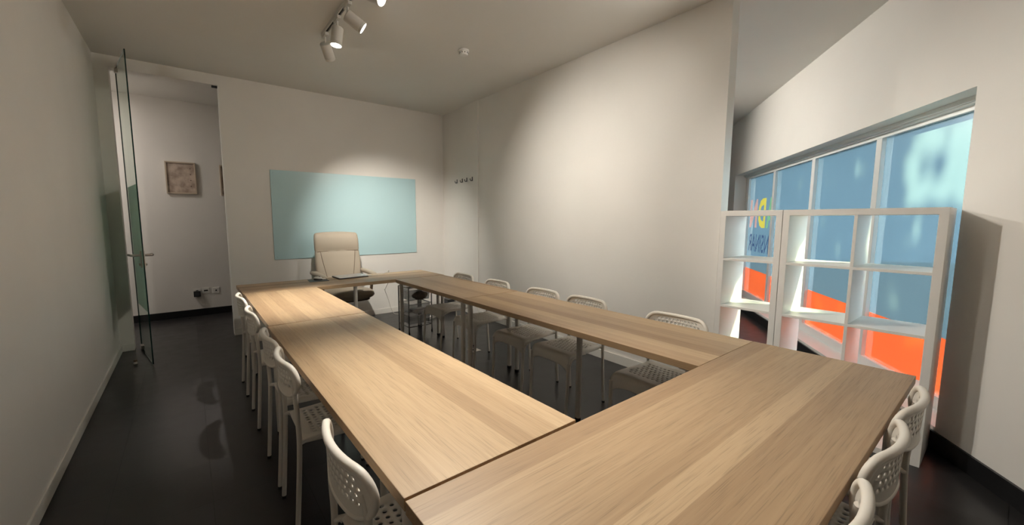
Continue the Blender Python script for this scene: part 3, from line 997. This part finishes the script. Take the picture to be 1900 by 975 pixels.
MB().lathe([(0.05,0.385),(0.045,0.37),(0.028,0.36),(0.028,0.12),(0.04,0.11),(0.04,0.07)]).build('gas_column', M['black'], oc, smooth=40)
for k in range(5):
    q = 2*PI*k/5+0.3; cx, cy = math.cos(q), math.sin(q)
    lg = MB().tube([(cx*0.03,cy*0.03,0.095),(cx*0.16,cy*0.16,0.085),(cx*0.29,cy*0.29,0.062)],[0.024,0.020,0.014],8).build('base_arm', M['bent'], oc, smooth=60)
    MB().cyl((cx*0.29-cy*0.02,cy*0.29+cx*0.02,0.026),(cx*0.29+cy*0.02,cy*0.29-cx*0.02,0.026),0.026,0.026,16).build('caster', M['black'], lg, smooth=40)

# ------------------------------------------------------------------ things on the far table
lp = tag(empty('laptop', (1.085,3.755,H), math.radians(4)), 'closed silver laptop on the far oak table', 'laptop')
MB().box((-0.165,-0.118,0.002),(0.165,0.118,0.011)).build('base', M['dark'], lp, bevel=0.003, seg=3)
ld_ = MB().box((-0.165,-0.118,0.0115),(0.165,0.118,0.018)).build('lid', M['alu'], lp, bevel=0.003, seg=3)
mb = MB()
for cx in (-0.008, 0.008):
    mb.lathe([(0.012,0),(0.012,0.0005)],16,lambda x,y,z,cx=cx: (cx+x*0.95,y*1.15,0.018+z))
mb.cyl((0.003,0.017,0.018),(0.008,0.024,0.0186),0.003,0.002,8)
mb.build('lid_emblem', M['white'], ld_)
tag(MB().tube(smooth_path([(1.255,3.70,H+0.008),(1.285,3.70,H+0.009),(1.31,3.69,H+0.009)],3),0.0055,8).build('charger_plug', M['white'], smooth=60),
    'short white plug beside the laptop right edge', 'plug')
pts = smooth_path([(1.311,3.692,H+0.006),(1.40,3.72,H+0.005),(1.50,3.78,H+0.010),(1.56,3.83,H+0.022),(1.585,3.865,H+0.026),(1.60,3.885,H+0.010),(1.62,3.93,H-0.10),(1.70,4.25,0.47),(1.80,4.52,0.40),(1.88,4.60,0.25),(1.93,4.61,0.09),(1.99,4.62,0.012),(2.12,4.58,0.008)],6)
tag(MB().tube(pts,0.0035,6).build('charger_cable', M['tleg'], smooth=180), 'thin grey cable looping from laptop over far table edge to floor', 'cable')
mm = tag(empty('mouse_mat', (0.728,3.70,H), math.radians(-6)), 'dark grey mouse mat on the far oak table', 'mouse mat')
MB().box((-0.095,-0.10,0),(0.095,0.10,0.003)).build('pad', M['dark'], mm, bevel=0.001)
ms = tag(empty('computer_mouse', (0.735,3.735,H+0.0032), 0.5), 'white computer mouse with black base on the dark mat', 'computer mouse')
rings = []
for z, sx, sy in [(0.0,0.029,0.050),(0.010,0.031,0.053),(0.022,0.029,0.049),(0.031,0.020,0.036),(0.034,0.008,0.014)]:
    rings.append([(x,y,z) for x,y in rrect(sx,sy,20,2.5)])
MB().loft(rings[:2]).build('base', M['black'], ms, smooth=60)
sh = MB().loft([[(x,y,z+0.0005) for x,y,z in r] for r in rings[1:]]).build('shell', M['white'], ms, smooth=180)
MB().cyl((-0.005,-0.024,0.028),(0.005,-0.024,0.028),0.009,0.009,14).build('wheel', M['black'], ms, smooth=40)
ad = tag(empty('usb_adapter', (0.795,3.715,H+0.0032), -0.3), 'small white adapter lying on the mat beside the mouse', 'adapter')
MB().box((-0.022,-0.012,0),(0.014,0.012,0.013)).build('body', M['white'], ad, bevel=0.004, seg=3)
MB().box((0.014,-0.007,0.003),(0.028,0.007,0.009)).build('plug', M['steel'], ad, bevel=0.0008)

# ------------------------------------------------------------------ wire basket trolley under the far right table
ct = tag(empty('wire_basket_trolley', (1.83,3.645,0)), 'grey wire basket trolley under the right table far end', 'trolley')
hx, hy, top = 0.152, 0.140, 0.575
for sx in (-1, 1):
    for sy in (-1, 1):
        p = MB().cyl((sx*hx,sy*hy,0.03),(sx*hx,sy*hy,top),0.008,0.008,10).build('post', M['chrome'], ct, smooth=40)
        MB().cyl((sx*hx,sy*hy,0),(sx*hx,sy*hy,0.032),0.010,0.010,10).build('foot', M['black'], p, smooth=40)
for z in (0.10, top):
    MB().tube([(-hx,-hy,z),(hx,-hy,z),(hx,hy,z),(-hx,hy,z)],0.006,8,closed=True).build('rail_frame', M['chrome'], ct, smooth=60)
def basket(z, h, pull=0.0):
    mb = MB()
    x0, x1, y0, y1 = -hx+0.014, hx-0.014, -hy+0.012-pull, hy-0.012-pull
    mb.tube([(x0,y0,z+h),(x1,y0,z+h),(x1,y1,z+h),(x0,y1,z+h)],0.004,6,closed=True)
    mb.tube([(x0+.01,y0+.01,z),(x1-.01,y0+.01,z),(x1-.01,y1-.01,z),(x0+.01,y1-.01,z)],0.003,6,closed=True)
    for s in (-1, 1):
        mb.tube([(s*hx,-hy,z+h),(s*hx,hy,z+h)],0.004,6)
    o = mb.build('basket_rim', M['chrome'], ct, smooth=60)
    m2 = MB()
    B = [(x0+.01,y0+.01,z),(x1-.01,y0+.01,z),(x1-.01,y1-.01,z),(x0+.01,y1-.01,z),(x0,y0,z+h),(x1,y0,z+h),(x1,y1,z+h),(x0,y1,z+h)]
    m2.add(B, [(0,1,2,3),(0,4,5,1),(1,5,6,2),(2,6,7,3),(3,7,4,0)])
    m2.build('mesh_basket', M['mesh'], o, solid=0.002)
basket(0.42,0.12); basket(0.27,0.10); basket(0.13,0.10)
MB().box((-hx,-hy,top-0.004),(hx,hy,top+0.004)).build('top_tray', M['mesh'], ct)
def bundle(name, loc, size, mat, label, cat, seed):
    rnd = random.Random(seed)
    rings = []
    n = 18
    for k in range(7):
        f = k/6
        r = math.sin(PI*(0.12+0.80*f))*0.9+0.12
        rings.append([(size[0]*r*math.cos(2*PI*i/n)*(1+0.18*math.sin(3*i+seed+k)), size[1]*r*math.sin(2*PI*i/n)*(1+0.18*math.cos(2*i+seed)), size[2]*f*(1+0.10*math.sin(i*1.7+k))+0.0*rnd.random()) for i in range(n)])
    o = MB().loft(rings).build(name, mat, None, smooth=180)
    o.location = loc
    return tag(o, label, cat)
bundle('folded_cloth', (1.835,3.526,0.4235), (0.090,0.085,0.095), M['cloth'], 'crumpled brown cloth bag in the top wire basket', 'cloth bag', 3)
nb = tag(empty('notebook', (1.83,3.645,top+0.0045), 0.15), 'dark notebook lying on top of the wire trolley', 'notebook')
MB().box((-0.09,-0.118,0),(0.09,0.118,0.003)).build('back_cover', M['black'], nb)
MB().box((-0.087,-0.115,0.003),(0.087,0.115,0.015)).build('pages', M['paper'], nb)
MB().box((-0.09,-0.118,0.015),(0.09,0.118,0.018)).build('front_cover', M['black'], nb)
pp = tag(empty('paper_stack', (1.83,3.545,0.2735), 0.0), 'white paper sheets in the middle wire basket', 'paper stack')
MB().box((-0.10,-0.095,0),(0.10,0.095,0.018)).build('lower_sheets', M['paper'], pp)
MB().box((-0.095,-0.100,0.0181),(0.104,0.090,0.026)).build('upper_sheets', M['paper'], pp)

# floor odds and ends
es = tag(empty('extension_lead', (2.30,4.10,0), 0.5), 'white extension lead and tangled cord on the floor behind the trolley', 'extension lead')
MB().box((-0.12,-0.026,0),(0.12,0.026,0.038)).build('socket_block', M['white'], es, bevel=0.005, seg=3)
pts = smooth_path([(0.12,0,0.02),(0.20,0.03,0.05),(0.25,-0.04,0.10),(0.18,-0.07,0.06),(0.10,-0.06,0.09),(0.16,0.05,0.02),(0.30,0.08,0.012),(0.40,0.02,0.010),(0.46,0.10,0.010)],6)
MB().tube(pts,0.005,6).build('cord', M['white'], es, smooth=180)
bx = tag(empty('black_speaker_box', (2.80,4.46,0), 0.1), 'black box on the floor by the right wall behind table legs', 'speaker box')
MB().box((-0.075,-0.10,0.008),(0.075,0.10,0.17)).build('cabinet', M['black'], bx, bevel=0.006, seg=3)
MB().box((-0.082,-0.088,0.022),(-0.0745,0.088,0.155)).build('front_grille', M['dark'], bx, bevel=0.003)
for sx in (-1, 1):
    for sy in (-1, 1):
        MB().cyl((sx*0.055,sy*0.08,0),(sx*0.055,sy*0.08,0.009),0.010,0.010,10).build('foot', M['black'], bx)
fx = tag(empty('floor_socket_box', (1.99,2.60,0)), 'square pale floor socket plate set in the black tiles', 'floor socket')
MB().box((-0.055,-0.055,0),(0.055,0.055,0.004)).build('cover_plate', M['steel'], fx, bevel=0.001)
MB().lathe([(0.022,0.004),(0.020,0.010),(0.010,0.011)]).build('cap', M['dark'], fx, smooth=40)

# ------------------------------------------------------------------ outside
struct(MB().prism([(1.5,-4.5),(6,-12),(22,-2),(14,6.5)] and [tuple(W(s,d,0)[:2]) for s,d in ((-8,0.32),(-8,14),(14,14),(14,0.32))], -0.12, -0.02).build('ground', M['pave']))
tree = tag(empty('shade_tree', W(3.2,4.6,-0.02)), 'leafy tree outside whose sun-dappled shade falls on the blue film', 'tree')
to = Vector(tree.location)
MB().tube([tuple(Vector((0,0,0))),(0.05,0.03,0.9),(-0.03,0.06,1.9),(0.04,0,3.2)],[0.16,0.13,0.11,0.07],12).build('trunk', M['bark'], tree, smooth=60)
sun_s = SUN_TO.dot(U); sun_d_ = SUN_TO.dot(-NN); sun_z = SUN_TO.z
rnd = random.Random(11)
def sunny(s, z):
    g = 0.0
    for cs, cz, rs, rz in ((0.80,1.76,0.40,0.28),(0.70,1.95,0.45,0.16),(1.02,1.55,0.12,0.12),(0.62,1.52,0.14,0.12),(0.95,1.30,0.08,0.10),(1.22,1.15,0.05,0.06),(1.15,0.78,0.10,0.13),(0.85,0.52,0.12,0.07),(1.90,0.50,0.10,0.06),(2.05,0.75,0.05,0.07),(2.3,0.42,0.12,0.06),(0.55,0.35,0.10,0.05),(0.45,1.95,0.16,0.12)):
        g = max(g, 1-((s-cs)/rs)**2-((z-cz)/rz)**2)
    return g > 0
mb = MB()
cnt = 0
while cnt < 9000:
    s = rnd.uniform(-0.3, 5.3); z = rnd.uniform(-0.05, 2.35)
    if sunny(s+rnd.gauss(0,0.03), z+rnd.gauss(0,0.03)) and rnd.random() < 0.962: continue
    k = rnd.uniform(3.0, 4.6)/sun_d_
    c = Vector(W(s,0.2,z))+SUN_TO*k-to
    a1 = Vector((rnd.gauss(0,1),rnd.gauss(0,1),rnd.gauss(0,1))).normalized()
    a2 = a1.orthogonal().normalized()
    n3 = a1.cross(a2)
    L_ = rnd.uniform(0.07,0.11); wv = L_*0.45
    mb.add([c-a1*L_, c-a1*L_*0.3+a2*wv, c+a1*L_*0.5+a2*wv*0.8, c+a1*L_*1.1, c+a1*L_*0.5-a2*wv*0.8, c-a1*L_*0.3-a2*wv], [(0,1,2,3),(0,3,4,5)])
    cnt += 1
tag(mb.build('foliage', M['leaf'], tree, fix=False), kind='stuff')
